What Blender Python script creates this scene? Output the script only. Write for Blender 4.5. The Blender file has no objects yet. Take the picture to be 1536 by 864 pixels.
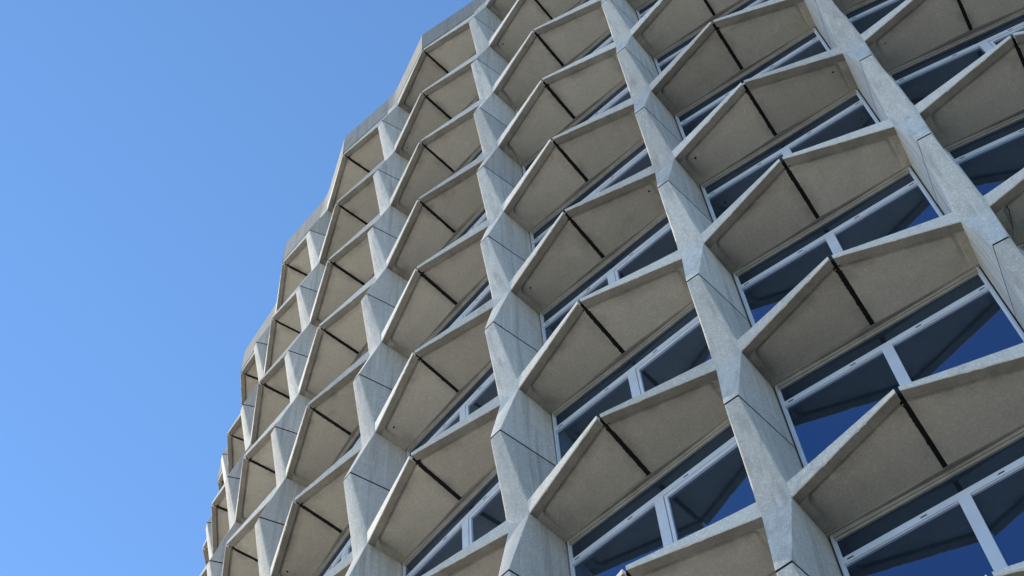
import bpy, math, random
from mathutils import Vector, Matrix

random.seed(7)
scene = bpy.context.scene
COL = scene.collection

# ------------------------------------------------------------------ dimensions
R = 23.857                      # radius of the glazing line
N = 47                          # bays round the drum
DTH = 2 * math.pi / N
H = 3.3                         # storey height
Z0 = 43.58                      # height of the top ring of spandrels
ROWS = 12
HALF = DTH / 2
SUN_AZ = math.radians(-92)     # measured like the column angles
SUN_EL = math.radians(36)


# ------------------------------------------------------------------ materials
def new_mat(name):
    m = bpy.data.materials.new(name)
    m.use_nodes = True
    nt = m.node_tree
    return m, nt, nt.nodes['Principled BSDF']


def node(nt, kind, **kw):
    n = nt.nodes.new(kind)
    for k, v in kw.items():
        setattr(n, k, v)
    return n


def noise(nt, vec, scale, detail=4, rough=0.6, dist=0.0):
    n = node(nt, 'ShaderNodeTexNoise')
    n.inputs['Scale'].default_value = scale
    n.inputs['Detail'].default_value = detail
    n.inputs['Roughness'].default_value = rough
    n.inputs['Distortion'].default_value = dist
    nt.links.new(vec, n.inputs['Vector'])
    return n.outputs['Fac']


def ramp(nt, fac, a, b, ca=(0, 0, 0, 1), cb=(1, 1, 1, 1)):
    r = node(nt, 'ShaderNodeValToRGB')
    r.color_ramp.elements[0].position = a
    r.color_ramp.elements[1].position = b
    r.color_ramp.elements[0].color = ca
    r.color_ramp.elements[1].color = cb
    nt.links.new(fac, r.inputs['Fac'])
    return r.outputs['Color']


def mixc(nt, fac, a, b, mode='MIX'):
    m = node(nt, 'ShaderNodeMix', data_type='RGBA', blend_type=mode)
    for sock, v in ((m.inputs['Factor'], fac), (m.inputs['A'], a), (m.inputs['B'], b)):
        if isinstance(v, (int, float)):
            sock.default_value = v
        elif isinstance(v, tuple):
            sock.default_value = v if len(v) == 4 else (*v, 1)
        else:
            nt.links.new(v, sock)
    return m.outputs['Result']


def scaled(nt, vec, s):
    m = node(nt, 'ShaderNodeMapping')
    m.inputs['Scale'].default_value = s
    nt.links.new(vec, m.inputs['Vector'])
    return m.outputs['Vector']


def math_n(nt, op, a, b=None):
    m = node(nt, 'ShaderNodeMath', operation=op)
    for i, v in enumerate((a, b)):
        if v is None:
            continue
        if isinstance(v, (int, float)):
            m.inputs[i].default_value = v
        else:
            nt.links.new(v, m.inputs[i])
    return m.outputs[0]


def concrete(name, base, speck=0.5, stain=0.5, streak=0.5, dirt=(0.06, 0.055, 0.045), bump=0.25, soot=0.0):
    m, nt, b = new_mat(name)
    geo = node(nt, 'ShaderNodeNewGeometry')
    pos = geo.outputs['Position']
    info = node(nt, 'ShaderNodeObjectInfo')
    big = noise(nt, pos, 0.9, 5, 0.6)
    mid = noise(nt, pos, 4.5, 6, 0.65, 0.4)
    fine = noise(nt, pos, 42, 3, 0.7)
    vor = node(nt, 'ShaderNodeTexVoronoi')
    vor.inputs['Scale'].default_value = 55
    nt.links.new(pos, vor.inputs['Vector'])
    col = mixc(nt, ramp(nt, big, .3, .72), tuple(c * .93 for c in base), tuple(min(1, c * 1.06) for c in base))
    col = mixc(nt, ramp(nt, mid, .35, .7), tuple(c * .90 for c in base), col)
    grain = noise(nt, pos, 21, 3, .7)
    col = mixc(nt, math_n(nt, 'MULTIPLY', ramp(nt, grain, .36, .62, (1, 1, 1, 1), (0, 0, 0, 1)), .22 * speck), col, tuple(c * .66 for c in base))
    # exposed aggregate: pale and dark grains
    g1 = ramp(nt, fine, .52, .66)
    col = mixc(nt, math_n(nt, 'MULTIPLY', g1, .30 * speck), col, tuple(min(1, c * 1.7) for c in base))
    g2 = ramp(nt, vor.outputs['Distance'], .12, .34, (1, 1, 1, 1), (0, 0, 0, 1))
    col = mixc(nt, math_n(nt, 'MULTIPLY', g2, .35 * speck), col, tuple(c * .5 for c in base))
    # rain streaks running down
    st = noise(nt, scaled(nt, pos, (8, 8, .22)), 1.0, 5, 0.65)
    col = mixc(nt, math_n(nt, 'MULTIPLY', ramp(nt, st, .5, .68), .55 * streak), col, tuple(c * .55 for c in base))
    st2 = noise(nt, scaled(nt, pos, (9, 9, .35)), 1.3, 4, 0.6)
    col = mixc(nt, math_n(nt, 'MULTIPLY', ramp(nt, st2, .56, .7), .35 * streak), col, tuple(min(1, c * 1.3) for c in base))
    # patchy dirt
    d = noise(nt, pos, 1.7, 7, 0.7, 0.8)
    col = mixc(nt, math_n(nt, 'MULTIPLY', ramp(nt, d, .58, .74), .6 * stain), col, dirt)
    sp = noise(nt, pos, 17, 2, 0.5)
    col = mixc(nt, math_n(nt, 'MULTIPLY', ramp(nt, sp, .70, .75), .5 * stain), col, dirt)
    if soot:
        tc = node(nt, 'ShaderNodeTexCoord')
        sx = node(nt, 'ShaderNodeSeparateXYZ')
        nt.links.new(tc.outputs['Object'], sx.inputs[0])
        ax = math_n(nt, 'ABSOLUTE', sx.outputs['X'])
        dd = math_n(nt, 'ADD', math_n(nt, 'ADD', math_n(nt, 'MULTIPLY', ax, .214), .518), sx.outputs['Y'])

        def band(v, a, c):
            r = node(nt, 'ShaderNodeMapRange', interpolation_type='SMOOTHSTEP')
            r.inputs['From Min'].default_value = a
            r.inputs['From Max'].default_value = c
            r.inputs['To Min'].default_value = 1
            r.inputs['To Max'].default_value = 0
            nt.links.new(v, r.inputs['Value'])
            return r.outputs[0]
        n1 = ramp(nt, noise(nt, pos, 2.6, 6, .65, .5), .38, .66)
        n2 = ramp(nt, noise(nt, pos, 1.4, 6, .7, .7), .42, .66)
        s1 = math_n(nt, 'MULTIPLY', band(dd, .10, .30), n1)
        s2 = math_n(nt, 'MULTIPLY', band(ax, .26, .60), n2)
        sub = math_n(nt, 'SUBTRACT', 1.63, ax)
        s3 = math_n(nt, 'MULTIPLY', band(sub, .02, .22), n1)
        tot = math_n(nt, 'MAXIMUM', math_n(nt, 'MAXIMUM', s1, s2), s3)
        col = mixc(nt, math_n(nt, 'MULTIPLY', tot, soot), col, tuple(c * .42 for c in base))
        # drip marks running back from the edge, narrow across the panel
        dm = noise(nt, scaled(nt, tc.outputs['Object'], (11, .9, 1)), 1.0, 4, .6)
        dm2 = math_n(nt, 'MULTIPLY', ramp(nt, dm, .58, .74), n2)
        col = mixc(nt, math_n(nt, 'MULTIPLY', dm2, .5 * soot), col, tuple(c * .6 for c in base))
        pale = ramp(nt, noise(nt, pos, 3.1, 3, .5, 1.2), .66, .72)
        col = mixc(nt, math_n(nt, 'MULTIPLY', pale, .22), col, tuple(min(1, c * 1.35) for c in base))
    # every casting its own tone
    tone = node(nt, 'ShaderNodeMapRange')
    tone.inputs['To Min'].default_value = .84
    tone.inputs['To Max'].default_value = 1.12
    nt.links.new(info.outputs['Random'], tone.inputs['Value'])
    comb = node(nt, 'ShaderNodeCombineXYZ')
    for i in range(3):
        nt.links.new(tone.outputs[0], comb.inputs[i])
    col = mixc(nt, 1.0, col, comb.outputs[0], 'MULTIPLY')
    nt.links.new(col, b.inputs['Base Color'])
    b.inputs['Roughness'].default_value = .88
    b.inputs['Specular IOR Level'].default_value = .25
    bp = node(nt, 'ShaderNodeBump')
    bp.inputs['Strength'].default_value = bump
    bp.inputs['Distance'].default_value = .006
    hsum = math_n(nt, 'ADD', math_n(nt, 'MULTIPLY', fine, .6), math_n(nt, 'MULTIPLY', mid, 1.6))
    nt.links.new(hsum, bp.inputs['Height'])
    nt.links.new(bp.outputs[0], b.inputs['Normal'])
    return m


M_STONE = concrete('pale_precast_concrete', (.70, .67, .61), 1.5, .4, 1.2, bump=.4)
M_FACE = concrete('spandrel_face_concrete', (.76, .73, .665), 1.5, .7, .4, bump=.45)
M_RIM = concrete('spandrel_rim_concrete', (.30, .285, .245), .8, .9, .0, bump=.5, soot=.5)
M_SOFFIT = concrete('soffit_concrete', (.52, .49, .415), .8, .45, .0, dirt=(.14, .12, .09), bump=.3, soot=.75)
M_PARAPET = concrete('weathered_parapet_concrete', (.38, .37, .345), .9, .8, .9)


def plain(name, col, rough=.5, metal=0.0, var=.12, scale=6):
    m, nt, b = new_mat(name)
    geo = node(nt, 'ShaderNodeNewGeometry')
    n = noise(nt, geo.outputs['Position'], scale, 5, .6)
    c = mixc(nt, ramp(nt, n, .3, .7), tuple(x * (1 - var) for x in col), tuple(min(1, x * (1 + var)) for x in col))
    nt.links.new(c, b.inputs['Base Color'])
    b.inputs['Roughness'].default_value = rough
    b.inputs['Metallic'].default_value = metal
    return m


M_FRAME = plain('blue_grey_window_metal', (.64, .69, .77), .42, .0, .07, 3)
M_HEAD = plain('window_head_metal', (.36, .35, .32), .6, .0, .15, 5)
M_BLACK = plain('black_sealant', (.012, .012, .013), .65, .0, .3, 20)
M_BLACK.node_tree.nodes['Principled BSDF'].inputs['Specular IOR Level'].default_value = .08
M_SLOT = plain('drain_slot_dark', (.02, .02, .022), .7)
M_INNER = plain('dark_wall', (.03, .03, .032), .9)
M_ROOF = plain('roof_membrane', (.16, .16, .15), .9)
M_HOLE = plain('drip_hole_dark', (.018, .016, .014), .9)


def glass():
    m, nt, b = new_mat('dark_window_glass')
    geo = node(nt, 'ShaderNodeNewGeometry')
    info = node(nt, 'ShaderNodeObjectInfo')
    n = noise(nt, geo.outputs['Position'], .8, 3, .5)
    col = mixc(nt, n, (.010, .015, .022), (.026, .036, .046))
    # faint wiping marks and scratches
    w = noise(nt, scaled(nt, geo.outputs['Position'], (1.2, 1.2, 16)), 1.2, 2, .5, 1.5)
    col = mixc(nt, math_n(nt, 'MULTIPLY', ramp(nt, w, .70, .72), .25), col, (.10, .12, .14))
    nt.links.new(col, b.inputs['Base Color'])
    r = noise(nt, geo.outputs['Position'], 2.5, 4, .6)
    nt.links.new(math_n(nt, 'MULTIPLY', r, .05), b.inputs['Roughness'])
    b.inputs['IOR'].default_value = 2.9
    b.inputs['Specular Tint'].default_value = (.26, .50, 1, 1)
    bp = node(nt, 'ShaderNodeBump')
    bp.inputs['Strength'].default_value = .07
    bp.inputs['Distance'].default_value = .02
    nt.links.new(noise(nt, geo.outputs['Position'], .9, 1, .4), bp.inputs['Height'])
    nt.links.new(bp.outputs[0], b.inputs['Normal'])
    return m


M_GLASS = glass()


# ------------------------------------------------------------------ mesh helpers
class MB:
    def __init__(self):
        self.v, self.f, self.m, self.s = [], [], [], []

    def add(self, verts, faces, mat=0, smooth=False):
        o = len(self.v)
        self.v += [tuple(p) for p in verts]
        for i, f in enumerate(faces):
            self.f.append(tuple(x + o for x in f))
            self.m.append(mat[i] if isinstance(mat, list) else mat)
            self.s.append(smooth)

    def box(self, x0, x1, y0, y1, z0, z1, mat=0):
        v = [(x, y, z) for z in (z0, z1) for y in (y0, y1) for x in (x0, x1)]
        self.add(v, [(0, 2, 3, 1), (4, 5, 7, 6), (0, 1, 5, 4), (2, 6, 7, 3), (0, 4, 6, 2), (1, 3, 7, 5)], mat)

    def mirrored(self):
        o = MB()
        o.v = [(-x, y, z) for x, y, z in self.v]
        o.f = [tuple(reversed(f)) for f in self.f]
        o.m, o.s = list(self.m), list(self.s)
        return o

    def mesh(self, name, mats, sharp=None):
        me = bpy.data.meshes.new(name)
        me.from_pydata(self.v, [], self.f)
        for mt in mats:
            me.materials.append(mt)
        me.polygons.foreach_set('material_index', self.m)
        me.polygons.foreach_set('use_smooth', self.s)
        me.update()
        if sharp:
            me.set_sharp_from_angle(angle=math.radians(sharp))
        return me


def link(name, data, parent=None, loc=(0, 0, 0), rz=0.0):
    o = bpy.data.objects.new(name, data)
    COL.objects.link(o)
    o.location = loc
    o.rotation_euler = (0, 0, rz)
    if parent:
        o.parent = parent
    return o


def lerp(a, b, t):
    return a + (b - a) * t


# local unit frame: +x along the facade, -y outwards, z up, origin on the glazing circle
APEX_X = (R + .94) * math.sin(HALF)
APEX_N = (R + .94) * math.cos(HALF) - R
IN_X = R * math.sin(HALF)
IN_N = R * math.cos(HALF) - R
GAP = .024                                   # half of the open joint at mid bay


def smooth01(x):
    x = max(0, min(1, x))
    return x * x * (3 - 2 * x)


def recess(d, t, v):
    x, y, rr = d - .112, (t - .29) * .8, .07
    if x < rr and y < rr:
        D = rr - math.hypot(rr - x, rr - y)
    else:
        D = min(x, y)
    return (.058 * smooth01(D / .013) - .034 * smooth01((D - .022) / .034)) * max(0, 1 - v) ** .8


def arm(coarse=False, seed=3):
    """one cantilevered half spandrel, pointing to +x"""
    b = MB()
    out0, out1 = (.150, .560), (APEX_X - GAP, APEX_N)
    in0, in1 = (.185, .004), (IN_X - GAP, IN_N + .02)
    ts = [0, .035, .085, .095, .102, .109, .116, .123, .13, .137, .145, .155, .17] + [.17 + .83 * i / 26 for i in range(1, 27)] if not coarse else [0, .1, 1.0]
    ds = [.010, .060, .112, .118, .124, .130, .137, .145, .155, .165, .175, .19] if not coarse else [.01, .11, .14]
    vs = [.15, .3, .45, .6, .75, .88, 1.0] if not coarse else [1.0]
    rings = []
    rnd = random.Random(seed)
    chip = 0
    for s in ts:
        jb = jt = jo = 0
        if not coarse and .09 < s:
            chip = rnd.uniform(.006, .014) if rnd.random() < .06 else 0
            jb, jt, jo = rnd.gauss(0, .0006) + chip, rnd.gauss(0, .0008), rnd.gauss(0, .0006)
        ox, on = lerp(out0[0], out1[0], s), lerp(out0[1], out1[1], s)
        ix, inn = lerp(in0[0], in1[0], s), lerp(in0[1], in1[1], s)
        L = math.hypot(ox - ix, on - inn)
        zb, zi = lerp(0, .045, s), lerp(-.057, -.112, s)
        zt = lerp(.262, .120, s ** .75) + jt
        tilt = lerp(.022, .0, s)

        def P(d, z, extra=0):
            v = d / L
            return (lerp(ox, ix, v), -(lerp(on, inn, v)), z)
        ring, mats = [], []
        ring.append(P(jo, zb + .009 + jb)); mats.append(0)
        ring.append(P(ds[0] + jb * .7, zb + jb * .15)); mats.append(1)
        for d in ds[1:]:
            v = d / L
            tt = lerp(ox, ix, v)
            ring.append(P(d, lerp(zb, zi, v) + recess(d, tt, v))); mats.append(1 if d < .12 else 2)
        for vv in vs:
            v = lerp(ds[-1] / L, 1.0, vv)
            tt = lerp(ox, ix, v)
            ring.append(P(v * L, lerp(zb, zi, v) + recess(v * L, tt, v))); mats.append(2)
        mats[-1] = 0
        top_i = P(L, .30); ring.append(top_i); mats.append(0)
        ring.append(P(.03, zt + .012)); mats.append(0)
        p = P(0, zt); q = (p[0], p[1] - tilt, zt - .004)
        ring.append(q); mats.append(0)
        rings.append((ring, mats))
    n = len(rings[0][0])
    verts = [p for r, _ in rings for p in r]
    faces, ms = [], []
    for i in range(len(rings) - 1):
        for j in range(n):
            k = (j + 1) % n
            faces.append((i * n + j, i * n + k, (i + 1) * n + k, (i + 1) * n + j))
            m = rings[0][1][j]
            ms.append(m)
    ms_end = [0, 0]
    faces.append(tuple(range(n - 1, -1, -1)))
    faces.append(tuple((len(rings) - 1) * n + j for j in range(n)))
    b.add(verts, faces, ms + ms_end, True)
    # make the winding point outwards
    b.f = [tuple(reversed(f)) for f in b.f]
    return b


def fix_normals(me):
    import bmesh
    bm = bmesh.new()
    bm.from_mesh(me)
    bmesh.ops.recalc_face_normals(bm, faces=bm.faces)
    bm.to_mesh(me)
    bm.free()
    me.update()


def column(z_lo=-1.481, z_hi=1.781, coarse=False):
    b = MB()
    keys = [(-1.5, .093, .906, .006), (-.02, .180, .572, .008), (0, .181, .570, .010), (.14, .184, .583, .012), (.28, .188, .602, .022),
            (.40, .181, .628, .034), (.7, .159, .689, .030), (1.1, .134, .769, .024), (1.5, .110, .847, .016), (1.8, .090, .906, .008)]
    if coarse:
        keys = [keys[0], keys[2], keys[4], keys[-1]]

    def at(z):
        for a, c in zip(keys, keys[1:]):
            if z <= c[0]:
                u = (z - a[0]) / (c[0] - a[0])
                return [lerp(a[i], c[i], u) for i in (1, 2, 3)]
        return keys[-1][1:]
    zs = [z_lo] + [k[0] for k in keys if z_lo < k[0] < z_hi] + [z_hi]
    rings = []
    for z in zs:
        w, d, rho = at(z)
        half = [(.213, -.12), (.213, .0)]
        F = Vector((w, d)); S = (Vector((.213, 0)) - F).normalized(); C = Vector((-1, 0))
        a, e = F + S * rho * 1.5, F + C * rho
        steps = (0, .25, .5, .75, 1) if not coarse else (0, 1)
        for u in steps:
            p = a * (1 - u) ** 2 + F * 2 * u * (1 - u) + e * u * u
            half.append((p.x, p.y))
        ring = [(x, -y, z) for x, y in half] + [(-x, -y, z) for x, y in reversed(half)]
        rings.append(ring)
    n = len(rings[0])
    faces = []
    for i in range(len(rings) - 1):
        for j in range(n):
            k = (j + 1) % n
            faces.append((i * n + j, i * n + k, (i + 1) * n + k, (i + 1) * n + j))
    faces.append(tuple(range(n)))
    faces.append(tuple((len(rings) - 1) * n + j for j in range(n)))
    b.add([p for r in rings for p in r], faces, 0, True)
    return b


def parapet():
    """V-plan panel on both arms of a top unit, bending at the column"""
    b = MB()
    pts = [(-(APEX_X - .008), APEX_N + .012), (-.20, .592), (-.06, .575), (.06, .575), (.20, .592), (APEX_X - .008, APEX_N + .012)]
    inn = [(x * .985, y - .17) for x, y in pts]
    rows = [(0, 'lo'), (1, 'hi')]
    zl = [.18, .312, .318, .318, .312, .18]
    zh = [1.36, 1.42, 1.42, 1.42, 1.42, 1.36]
    v = []
    for i in range(6):
        v += [(pts[i][0], -pts[i][1], zl[i]), (pts[i][0], -pts[i][1] - .004, zh[i] - .02), (pts[i][0], -pts[i][1] + .02, zh[i]),
              (inn[i][0], -inn[i][1], zh[i]), (inn[i][0], -inn[i][1], zl[i])]
    f = []
    for i in range(5):
        for j in range(5):
            k = (j + 1) % 5
            f.append((i * 5 + j, (i + 1) * 5 + j, (i + 1) * 5 + k, i * 5 + k))
    f.append((0, 1, 2, 3, 4)); f.append((25, 29, 28, 27, 26))
    b.add(v, f, 0, False)
    return b


def mids(n):                       # mid-bay frame: z of the soffit at radial offset n
    v = (APEX_N - (n - .06 * 0)) / (APEX_N - (IN_N + .02))
    v = max(0, min(1, v))
    d = v * (APEX_N - IN_N)
    return lerp(.045, -.112, v) + recess(d, 1.0, v)


def seal(seed):
    """ragged black sealant strip under the open joint at mid bay"""
    rnd = random.Random(seed)
    b = MB()
    npts = 30
    k0 = R * (1 - math.cos(HALF))
    v = []
    for i in range(npts):
        u = i / (npts - 1)
        n = lerp(.80, .016, u)
        z = mids(n - .04) - .005
        wl = .027 + .004 * rnd.random() + .018 * max(0, 1 - u * 12) + (.006 if rnd.random() < .2 else 0)
        wr = .027 + .004 * rnd.random() + .022 * max(0, 1 - u * 12)
        v += [(-wl, -n, z), (wr, -n, z), (wr * .7, -n, z + .07), (-wl * .7, -n, z + .07)]
    f = []
    for i in range(npts - 1):
        for j in range(4):
            k = (j + 1) % 4
            f.append((i * 4 + j, i * 4 + k, (i + 1) * 4 + k, (i + 1) * 4 + j))
    f.append((0, 1, 2, 3)); f.append(tuple((npts - 1) * 4 + j for j in (3, 2, 1, 0)))
    b.add(v, f, 0)
    # filling set back inside the lip, seen through the open joint
    b.box(-GAP - .006, GAP + .006, -.875, -.0, .078, .145)
    return b


# window seen in the mid-bay frame; y = -n
WX = 1.372
FRONT = .050                      # y of the frame face


def window_frame():
    b = MB()
    y0, y1 = FRONT, FRONT + .10
    for sg in (-1, 1):
        for a, c, y, m in ((0, .014, y0 + .03, 1), (.014, .030, y0 + .012, 0), (.030, .048, y0, 0)):
            lo, hi = sorted((sg * (WX - a), sg * (WX - c)))
            b.box(lo, hi, y, y1, -3.02, -.03, m)
    b.box(-WX + .048, WX - .048, y0 + .002, y1, -3.02, -2.94)
    # thin inner bead
    b.box(-WX + .048, -WX + .064, y0 + .018, y1 - .02, -2.94, -.18)
    b.box(WX - .064, WX - .048, y0 + .018, y1 - .02, -2.94, -.18)
    return b


def window_head():
    b = MB()
    b.box(-WX + .048, WX - .048, FRONT - .004, FRONT + .06, -.142, -.03)
    b.box(-WX + .048, WX - .048, FRONT + .012, FRONT + .06, -.184, -.142)
    # closing strip that follows the back edge of the two soffits
    v = []
    for z in (-.126, -.02):
        v += [(-1.40, .030, z), (0, -.014, z), (1.40, .030, z), (1.40, FRONT + .02, z), (-1.40, FRONT + .02, z)]
    v = [(x, y, z if z > -.1 else lerp(-.070, -.119, 1 - abs(x) / 1.4)) for x, y, z in v]
    b.add(v, [(0, 1, 4), (1, 2, 3), (1, 3, 4), (5, 9, 8, 7, 6)] + [(i, 5 + i, 5 + (i + 1) % 5, (i + 1) % 5) for i in range(5)])
    return b


def transom():
    b = MB()
    y0 = FRONT - .002
    x0, x1 = -WX + .048, WX - .048
    b.box(x0, x1, y0, y0 + .09, -.624, -.520)
    b.box(x0, x1, y0 + .012, y0 + .08, -.640, -.624)
    for x in (-1.23, -.41, .44, 1.25):
        b.box(x - .035, x + .035, y0 - .003, y0 + .01, -.588, -.570, 1)
    return b


def mullion():
    b = MB()
    y0 = FRONT - .004
    b.box(-.047, .083, y0, y0 + .10, -2.94, -.624)
    return b


def sash():
    """opening light in the right-hand side of the window"""
    b = MB()
    y0, y1 = FRONT + .004, FRONT + .06
    x0, x1 = .092, WX - .070
    b.box(x0, x0 + .045, y0, y1, -2.93, -.650)
    b.box(x1 - .045, x1, y0, y1, -2.93, -.650)
    b.box(x0 + .045, x1 - .045, y0 + .001, y1, -.700, -.650)
    b.box(x0 + .045, x1 - .045, y0 + .001, y1, -2.93, -2.88)
    return b


def pane(x0, x1, z0, z1, y):
    b = MB()
    b.box(x0, x1, y, y + .012, z0, z1)
    return b


def hole():
    b = MB()
    v = [(0, 0, 0)]
    k = 12
    v = [(.016 * math.cos(2 * math.pi * i / k), .016 * math.sin(2 * math.pi * i / k), z) for z in (0, .02) for i in range(k)]
    f = [tuple(range(k - 1, -1, -1)), tuple(range(k, 2 * k))]
    f += [(i, (i + 1) % k, k + (i + 1) % k, k + i) for i in range(k)]
    b.add(v, f, 0)
    return b


def mk(mb, name, mats, sharp=None, fix=True):
    me = mb.mesh(name, mats)
    if fix:
        fix_normals(me)
    if sharp:
        me.set_sharp_from_angle(angle=math.radians(sharp))
    return me


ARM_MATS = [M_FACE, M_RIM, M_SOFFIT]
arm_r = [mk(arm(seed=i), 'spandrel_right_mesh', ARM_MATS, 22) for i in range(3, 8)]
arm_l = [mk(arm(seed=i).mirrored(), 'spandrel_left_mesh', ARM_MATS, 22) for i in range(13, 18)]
col_me = mk(column(), 'column_mesh', [M_STONE], 32)
col_top = mk(column(z_hi=.284), 'column_head_mesh', [M_STONE], 32)
csl_v = MB()
csl_v.add([(-.19, 0.1, -1.517), (.19, .1, -1.517), (.211, 0, -1.517), (.0915, -.902, -1.517), (-.0915, -.902, -1.517), (-.211, 0, -1.517),
           (-.19, 0.1, -1.483), (.19, .1, -1.483), (.211, 0, -1.483), (.0915, -.902, -1.483), (-.0915, -.902, -1.483), (-.211, 0, -1.483)],
          [(0, 1, 2, 3, 4, 5), (11, 10, 9, 8, 7, 6)] + [(i, (i + 1) % 6, 6 + (i + 1) % 6, 6 + i) for i in range(6)])
colseal_me = mk(csl_v, 'column_joint_mesh', [M_BLACK])
seal_me = [mk(seal(s), 'joint_seal_mesh', [M_BLACK]) for s in range(6)]
par_me = mk(parapet(), 'parapet_mesh', [M_PARAPET])
fr_me = mk(window_frame(), 'window_frame_mesh', [M_FRAME, M_BLACK])
hd_me = mk(window_head(), 'window_head_mesh', [M_HEAD])
tr_me = mk(transom(), 'transom_mesh', [M_FRAME, M_SLOT])
mu_me = mk(mullion(), 'mullion_mesh', [M_FRAME])
sa_me = mk(sash(), 'sash_mesh', [M_FRAME])
YG = FRONT + .035
p_top = mk(pane(-WX + .05, WX - .05, -.53, -.17, YG), 'top_pane_mesh', [M_GLASS])
p_l = mk(pane(-WX + .05, -.04, -2.95, -.63, YG + .002), 'left_pane_mesh', [M_GLASS])
p_r = mk(pane(.08, WX - .05, -2.95, -.63, YG + .001), 'right_pane_mesh', [M_GLASS])
hole_me = mk(hole(), 'drip_hole_mesh', [M_HOLE])



def crack():
    """hairline crack from the corner of the soffit panel back to the window"""
    rnd = random.Random(11)
    b = MB()
    v, npts = [], 14
    for i in range(npts):
        u = i / (npts - 1)
        t = lerp(.35, .245, u ** 1.6) + rnd.uniform(-.008, .008)
        n = lerp(.47, .06, u)
        vv = (.60 - n) / .60
        z = lerp(.004, -.060, vv) - .003
        w = .004 * (1.3 - u) + .001
        v += [(t - w, -n, z), (t + w, -n, z)]
    b.add(v, [(2 * i, 2 * i + 1, 2 * i + 3, 2 * i + 2) for i in range(npts - 1)], 0)
    return b


crack_me = mk(crack(), 'crack_mesh', [M_HOLE], fix=False)

# ------------------------------------------------------------------ camera
RM = [[0.7932896510733091, 0.6077663141071901, -0.03621652849939974],
      [-0.5668717597509058, 0.7155903419039705, -0.408150548904041],
      [-0.22214395669677509, 0.34431173376798985, 0.9121959726356952]]
CPOS = Vector((3.16241937, -33.84254659, -41.93331174 + Z0))
FPX = 2709.012
cam_d = bpy.data.cameras.new('camera')
cam = bpy.data.objects.new('camera', cam_d)
COL.objects.link(cam)
cam_d.sensor_width = 36
cam_d.lens = FPX / 1536 * 36
cam_d.clip_start = .1
cam_d.clip_end = 5000
cam.matrix_world = Matrix(((RM[0][0], -RM[1][0], -RM[2][0], CPOS.x),
                           (RM[0][1], -RM[1][1], -RM[2][1], CPOS.y),
                           (RM[0][2], -RM[1][2], -RM[2][2], CPOS.z),
                           (0, 0, 0, 1)))
scene.camera = cam


def on_circle(a, rad=R):
    return (rad * math.sin(a), -rad * math.cos(a))


def in_view(a, n, z, margin=60):
    x, y = on_circle(a, R + n)
    q = Vector((x, y, z)) - CPOS
    c = [sum(RM[i][j] * q[j] for j in range(3)) for i in range(3)]
    if c[2] <= 1:
        return False
    u, w = 768 + FPX * c[0] / c[2], 432 + FPX * c[1] / c[2]
    if not (-margin < u < 1536 + margin and -margin < w < 864 + margin):
        return False
    # facing the camera side of the drum
    nx, ny = math.sin(a), -math.cos(a)
    return (CPOS.x - x) * nx + (CPOS.y - y) * ny > -(1.5)


def zrow(r):
    return Z0 - r * H


# ------------------------------------------------------------------ the tower
tower = link('round_office_tower', None)
tower['label'] = 'cylindrical concrete office tower with zigzag cruciform facade units and dark windows'
tower['category'] = 'building'

CRACKS = {(-1, 3), (-1, 2), (1, 7), (-3, 2)}
done_cols, done_bays = set(), set()
for k in range(-9, 4):
    a = k * DTH
    for r in range(ROWS):
        z = zrow(r)
        if any(in_view(a + da, .7, z + dz) for da in (-HALF, -HALF / 2, 0, HALF / 2, HALF) for dz in (-1.5, -.7, 0, .3, 1.4)):
            done_cols.add((k, r))

n_sp = 0
for (k, r) in sorted(done_cols):
    a = k * DTH
    x, y = on_circle(a)
    c = link('column', col_top if r == 0 else col_me, tower, (x, y, zrow(r)), a)
    for side, me in ((-1, arm_l), (1, arm_r)):
        sp = link('spandrel', random.choice(me), c, (0, random.uniform(-.004, .004), random.uniform(-.006, .006)))
        sp.rotation_euler = (random.uniform(-.003, .003), random.uniform(-.003, .003), random.uniform(-.002, .002))
        if r % 4 == 1:
            link('drip_hole', hole_me, c, (side * .43, -.374, -.012), 0)
    link('joint_seal', colseal_me, c)
    if (k, r) in CRACKS:
        link('crack', crack_me, c)
    if r == 0:
        link('parapet', par_me, c)
    for kk in (k - 1, k):
        done_bays.add((kk, r))

bays = sorted(b for b in done_bays)
for (k, r) in bays:
    a = (k + .5) * DTH
    x, y = on_circle(a)
    link('joint_seal', random.choice(seal_me), tower, (x, y, zrow(r)), a)
    w = link('window', fr_me, tower, (x, y, zrow(r)), a)
    link('window_head', hd_me, w)
    link('transom', tr_me, w)
    link('mullion', mu_me, w)
    for me in (p_top, p_l, p_r):
        p = link('pane', me, w)
        p.rotation_euler = (random.uniform(-.0015, .0015), 0, random.uniform(-.0015, .0015))
    if k <= -1 or (k == 1 and r % 2):
        link('sash', sa_me, w)

# everything of the same facade beyond the frame and round the back, merged
import numpy as np


def merged(name, items, mats):
    """items: list of (MB, angle, z)"""
    V, F, Mi, off = [], [], [], 0
    for mb, a, z in items:
        P = np.array(mb.v)
        ca, sa = math.cos(a), math.sin(a)
        x, y = on_circle(a)
        Q = np.column_stack((P[:, 0] * ca - P[:, 1] * sa + x, P[:, 0] * sa + P[:, 1] * ca + y, P[:, 2] + z))
        V.append(Q)
        F += [tuple(i + off for i in f) for f in mb.f]
        Mi += mb.m
        off += len(P)
    me = bpy.data.meshes.new(name)
    me.from_pydata(np.vstack(V).tolist(), [], F)
    for m in mats:
        me.materials.append(m)
    me.polygons.foreach_set('material_index', Mi)
    me.update()
    fix_normals(me)
    return me


def remap(mb, table):
    o = MB()
    o.v, o.f, o.s = mb.v, mb.f, mb.s
    o.m = [table[i] for i in mb.m]
    return o


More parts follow.
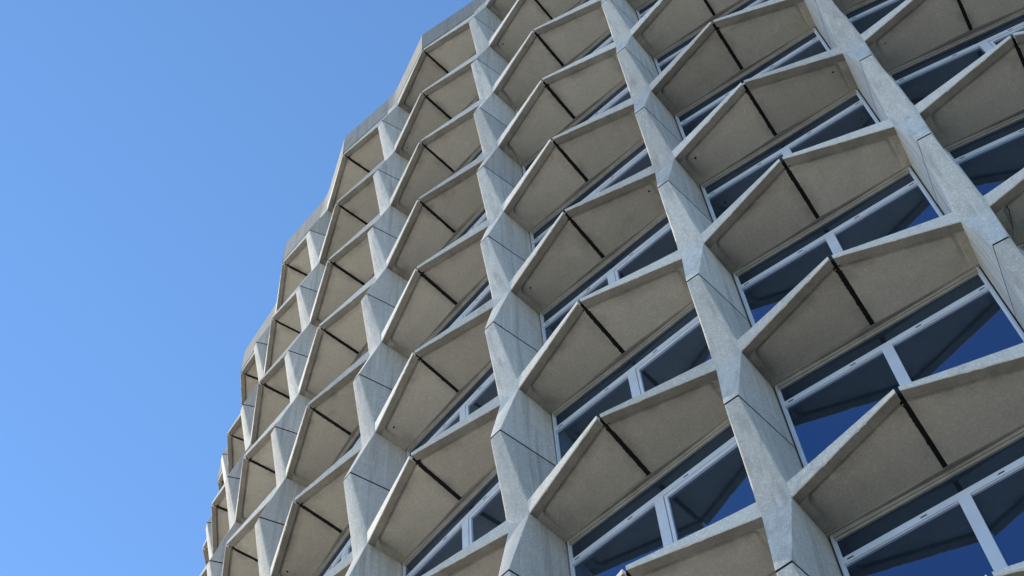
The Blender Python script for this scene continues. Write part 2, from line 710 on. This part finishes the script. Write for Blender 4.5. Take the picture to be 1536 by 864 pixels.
ca_r = remap(arm(True), {0: 1, 1: 2, 2: 3}); ca_l = ca_r.mirrored()
cc = column(coarse=True); cc_top = column(z_hi=.284, coarse=True)
pp = remap(parapet(), {0: 4})
win = MB()
for part, mi in ((window_frame(), 0), (window_head(), 1), (transom(), 0), (mullion(), 0)):
    win.v, n0 = win.v + part.v, len(win.v)
    win.f += [tuple(i + n0 for i in f) for f in part.f]
    win.m += [mi if m == 0 else 1 for m in part.m]
g = MB(); g.box(-WX + .05, WX - .05, YG, YG + .012, -2.95, -.17)
n0 = len(win.v); win.v = win.v + g.v; win.f += [tuple(i + n0 for i in f) for f in g.f]; win.m += [2] * 6
items, witems = [], []
for k in range(-23, 24):
    for r in range(ROWS):
        if (k, r) not in done_cols:
            items += [(cc_top if r == 0 else cc, k * DTH, zrow(r)), (ca_r, k * DTH, zrow(r)), (ca_l, k * DTH, zrow(r))]
            if r == 0:
                items.append((pp, k * DTH, zrow(r)))
        if (k, r) not in done_bays:
            witems.append((win, (k + .5) * DTH, zrow(r)))
rest = link('rear_facade', merged('rear_facade_mesh', items, [M_STONE, M_FACE, M_RIM, M_SOFFIT, M_PARAPET]), tower)
rest['kind'] = 'stuff'
rw = link('rear_windows', merged('rear_windows_mesh', witems, [M_FRAME, M_HEAD, M_GLASS]), tower)
rw['kind'] = 'stuff'


def ring_wall(name, rad, z0, z1, mat, cap_top=False, seg=188):
    b = MB()
    v = []
    for z in (z0, z1):
        v += [(rad * math.sin(2 * math.pi * i / seg), -rad * math.cos(2 * math.pi * i / seg), z) for i in range(seg)]
    f = [(i, (i + 1) % seg, seg + (i + 1) % seg, seg + i) for i in range(seg)]
    f.append(tuple(range(seg, 2 * seg)))
    f.append(tuple(range(seg - 1, -1, -1)))
    b.add(v, f, 0)
    return mk(b, name, [mat])


zbase = zrow(ROWS - 1) - 1.5
link('core_wall', ring_wall('core_wall_mesh', R - .22, zbase, Z0 + .02, M_INNER), tower)
link('roof', ring_wall('roof_mesh', R + .25, Z0 + .03, Z0 + .27, M_ROOF), tower)
link('podium', ring_wall('podium_mesh', R - 2.2, 0, zbase - .7, M_STONE), tower)
link('transfer_ring', ring_wall('transfer_ring_mesh', R + .4, zbase - .7, zbase - .01, M_STONE), tower)

# ------------------------------------------------------------------ ground
def sheet(name, x0, x1, y0, y1, z, mat):
    b = MB()
    b.add([(x0, y0, z), (x1, y0, z), (x1, y1, z), (x0, y1, z)], [(0, 1, 2, 3)])
    o = link(name, mk(b, name + '_mesh', [mat], fix=False))
    o['kind'] = 'structure'
    return o


S = 3000
sheet('ground', -S, S, -S, S, 0, plain('pale_bounce_paving', (.68, .58, .44), .9, 0, .12, .5))  # unseen paving, kept pale and warm to bounce light up to the soffits
sheet('added_dark_road', -3, 170, -S, -R - 3, .004, plain('added_asphalt', (.07, .07, .072), .9, 0, .25, .8))  # out of view, added dark to cut bounce on the right-hand soffits
kb = MB(); kb.box(-3.15, -3.0, -600, -R - 3, 0, .12)
kerb = link('kerb', mk(kb, 'kerb_mesh', [M_STONE]))
kerb['kind'] = 'structure'

# ------------------------------------------------------------------ light
w = bpy.data.worlds.new('World')
scene.world = w
w.use_nodes = True
nt = w.node_tree
bg = nt.nodes['Background']
sky = nt.nodes.new('ShaderNodeTexSky')
sky.sky_type = 'NISHITA'
sky.sun_disc = False
sky.sun_elevation = SUN_EL
sdx, sdy = math.sin(SUN_AZ), -math.cos(SUN_AZ)
sky.sun_rotation = math.atan2(sdx, sdy)
sky.air_density = 1.0
sky.dust_density = .0
sky.ozone_density = 2.5
hs = nt.nodes.new('ShaderNodeHueSaturation')
hs.inputs['Saturation'].default_value = 1.12
hs.inputs['Value'].default_value = 1.78
nt.links.new(sky.outputs[0], hs.inputs['Color'])
nt.links.new(hs.outputs[0], bg.inputs['Color'])
bg.inputs['Strength'].default_value = .15

sd = bpy.data.lights.new('sun', 'SUN')
sd.energy = 5.0
sd.angle = math.radians(.5)
sd.color = (1, .88, .68)
so = bpy.data.objects.new('sun', sd)
COL.objects.link(so)
dirv = Vector((sdx * math.cos(SUN_EL), sdy * math.cos(SUN_EL), math.sin(SUN_EL)))
so.rotation_euler = dirv.to_track_quat('Z', 'Y').to_euler()
so.location = (-60, 10, 60)

scene.view_settings.view_transform = 'Standard'
scene.view_settings.look = 'None'
scene.view_settings.exposure = 0
scene.cycles.max_bounces = 8
print('columns', len(done_cols), 'bays', len(done_bays))
